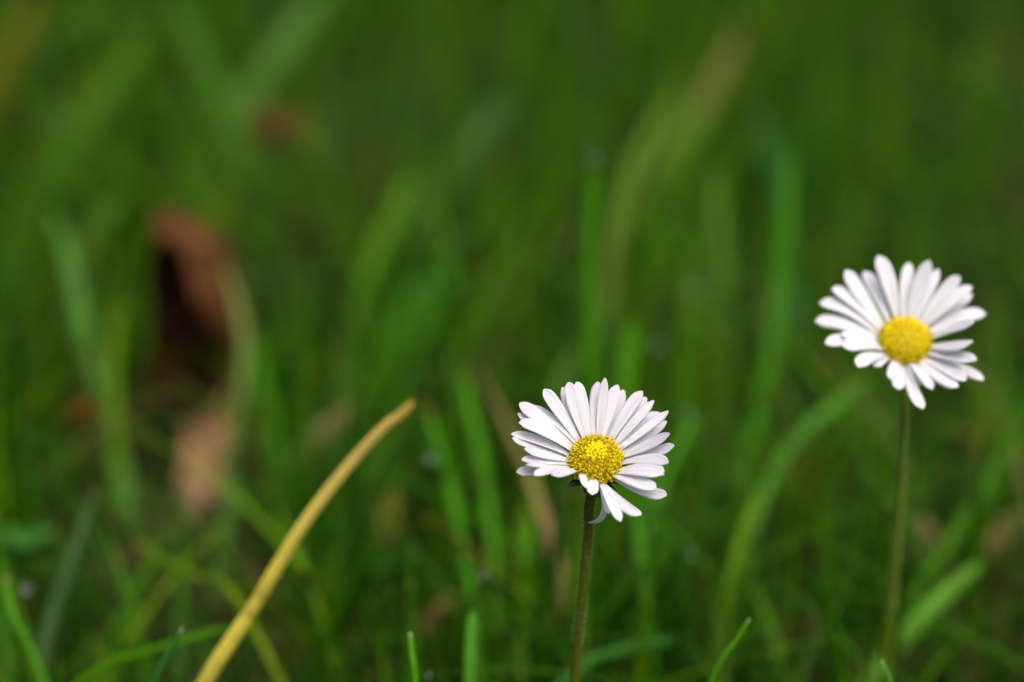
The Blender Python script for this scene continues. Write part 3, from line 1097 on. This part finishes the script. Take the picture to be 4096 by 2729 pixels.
                h = edge_curl * u * u * .6 + .075 * math.cos(u * 3 * math.pi)
                x = P + wd_ * (u * W * wf) + nn_ * (h * W * wf)
                V.append(x[:])
                UV.append(((u + 1) / 2, ve))
        i = np.arange((nL + 1) * nW).reshape(nL + 1, nW)
        F = np.stack([i[:-1, :-1], i[:-1, 1:], i[1:, 1:], i[1:, :-1]], -1).reshape(-1, 4)
        o = mesh_obj('petal', V, F, M_PETAL, self.root, None, UV)
        o.color = (pink * .85, 0, 0, 1)
        sol = o.modifiers.new('thickness', 'SOLIDIFY')
        sol.thickness = .00009
        sol.offset = 0
        if pink > .85:
            o['label'] = 'petal flushed pink towards its tip'
        return o


Z1 = 1809 / 750.0
d1 = Daisy('daisy', 'sharp white daisy with pink tinged petals and a few drooping ones, standing in front', (2000, 1470), Z1, (922, 905), .450, 38, 3, 240, 655, 5, 34)
d1.stem([(1354, 1165), (1352, 1220), (1345, 1300), (1335, 1400), (1327, 1480), (1320, 1568)], 24, (46, 48, 34), (92, 104, 22), .010)
d1.disc()
d1.cup()
P1 = [
    ((905, 680), (945, 138), 128, .9, 1, (922, 420)),
    ((950, 690), (1015, 98), 92, .05, -1, None),
    ((985, 690), (1135, 168), 125, .55, 1, (1045, 430)),
    ((1010, 700), (1195, 212), 112, .05, -1, None),
    ((1070, 715), (1375, 230), 118, .6, 0, (1205, 470)),
    ((1100, 740), (1410, 285), 122, .1, 1, (1245, 520)),
    ((1120, 740), (1487, 318), 92, 0, -1, None),
    ((1140, 785), (1548, 440), 122, .75, 1, (1330, 595)),
    ((1150, 780), (1628, 420), 80, 0, -1, None),
    ((1155, 830), (1608, 515), 96, 0, 0, None),
    ((1160, 860), (1638, 640), 95, .7, 1, None),
    ((1160, 885), (1680, 755), 98, .35, 0, (1430, 830)),
    ((1155, 935), (1622, 925), 88, .5, 1, (1400, 885)),
    ((1120, 1025), (1582, 1030), 128, 0, 0, (1350, 1005)),
    ((1110, 1050), (1500, 1180), 122, 0, 1, (1290, 1100)),
    ((1120, 1075), (1608, 1235), 105, 0, -1, (1380, 1190)),
    ((980, 1150), (1358, 1428), 112, 0, 0, (1160, 1290)),
    ((965, 1150), (1165, 1488), 92, 0, 1, (1070, 1310)),
    ((750, 985), (500, 1040), 84, .5, 1, (640, 990)),
    ((740, 980), (330, 1045), 70, 0, 0, (500, 992)),
    ((735, 975), (160, 1015), 84, .7, -1, (400, 985)),
    ((700, 940), (250, 940), 46, .4, -1, None),
    ((690, 925), (207, 893), 76, .8, 0, (450, 905)),
    ((690, 895), (236, 790), 76, 0, 1, (450, 848)),
    ((685, 855), (106, 645), 92, .1, 0, (400, 720)),
    ((685, 850), (118, 682), 78, .2, -1, (370, 760)),
    ((700, 810), (182, 528), 112, .25, 1, (440, 640)),
    ((715, 790), (182, 350), 128, .8, 0, (440, 520)),
    ((710, 790), (168, 445), 92, .9, -1, (430, 600)),
    ((740, 745), (318, 365), 82, 1.0, 1, (545, 545)),
    ((765, 720), (420, 212), 118, .3, 0, (580, 430)),
    ((790, 700), (603, 190), 112, 0, -1, None),
    ((820, 690), (665, 140), 125, .35, 1, (725, 400)),
    ((850, 690), (740, 138), 108, 0, 0, (805, 380)),
]
for p in P1:
    d1.petal(p[0], p[1], p[2], p[3], p[4], p[5])
# short, hanging and rolled ones at the front edge
d1.petal((955, 1165), (1045, 1412), 58, 0, 0, (1010, 1290), Lf=.60, cup=-20)
d1.petal((970, 1170), (848, 1497), 62, 0, -1, (1000, 1400), Lf=.75, cup=-50, bow=0, twist=.9)
d1.petal((900, 1120), (888, 1232), 108, 0, 1, (895, 1165), Lf=.42, cup=-10, bow=.10, wide_at=.75)
d1.petal((790, 1040), (838, 1168), 72, 0, 1, (795, 1090), Lf=.40, cup=-10, bow=.08, wide_at=.7)

Z2 = 1752 / 760.0
d2 = Daisy('daisy', 'slightly blurred pure white daisy standing farther back beside the dark grass', (3220, 990), Z2, (922, 870), 0.478, 36, 4, 238, 640, 9, 170)
d2.stem([(2077, 925), (2074, 1000), (2070, 1100), (2062, 1220), (2052, 1340), (2042, 1450), (2030, 1568)], 24, (112, 144, 44), (128, 156, 36), .045)
d2.disc()
d2.cup()
P2 = [
    ((830, 650), (668, 78), 138, .1, 1, (770, 350)),
    ((900, 640), (962, 142), 112, 0, 1, (925, 390)),
    ((960, 650), (1150, 122), 130, 0, 0, (1040, 390)),
    ((1010, 660), (1232, 200), 105, 0, -1, None),
    ((1070, 690), (1428, 268), 120, 0, 1, (1250, 450)),
    ((1110, 730), (1540, 360), 110, 0, 0, (1320, 530)),
    ((1120, 750), (1545, 430), 90, 0, -1, None),
    ((1150, 800), (1665, 610), 130, .05, 1, (1400, 655)),
    ((1160, 840), (1550, 700), 100, 0, 0, (1370, 760)),
    ((1165, 900), (1538, 880), 130, 0, 1, None),
    ((1140, 985), (1582, 1042), 105, 0, 1, None),
    ((1090, 1045), (1480, 1232), 105, 0, 0, (1290, 1110)),
    ((1070, 1060), (1412, 1292), 100, 0, 1, (1210, 1190)),
    ((1120, 1020), (1648, 1225), 85, 0, -1, (1400, 1110)),
    ((960, 1095), (1172, 1312), 92, 0, 0, (1070, 1180)),
    ((950, 1095), (1048, 1290), 72, 0, 1, None),
    ((920, 1110), (1085, 1492), 112, .1, -1, (990, 1300)),
    ((860, 1070), (862, 1312), 120, 0, 0, None),
    ((820, 1060), (792, 1222), 105, 0, 1, None),
    ((780, 1030), (642, 1100), 105, 0, 0, (710, 1010)),
    ((760, 1010), (488, 1105), 110, 0, -1, (600, 1010)),
    ((700, 960), (356, 922), 105, 0, 1, (520, 900)),
    ((695, 940), (186, 892), 100, 0, 0, (440, 850)),
    ((690, 930), (330, 800), 100, 0, 1, None),
    ((680, 880), (92, 680), 120, 0, 0, (380, 710)),
    ((680, 860), (260, 650), 90, 0, 1, None),
    ((680, 830), (132, 520), 120, 0, 0, (410, 580)),
    ((700, 790), (246, 378), 112, 0, 1, (470, 520)),
    ((730, 750), (372, 210), 132, .2, 0, (530, 450)),
    ((770, 710), (545, 222), 118, .3, 1, (660, 430)),
]
for i, p in enumerate(P2):
    d2.petal(p[0], p[1], p[2], p[3], p[4], p[5], Lf=.5 if i in (15, 18, 19) else (.75 if i in (14, 17, 23, 25) else 1.0))
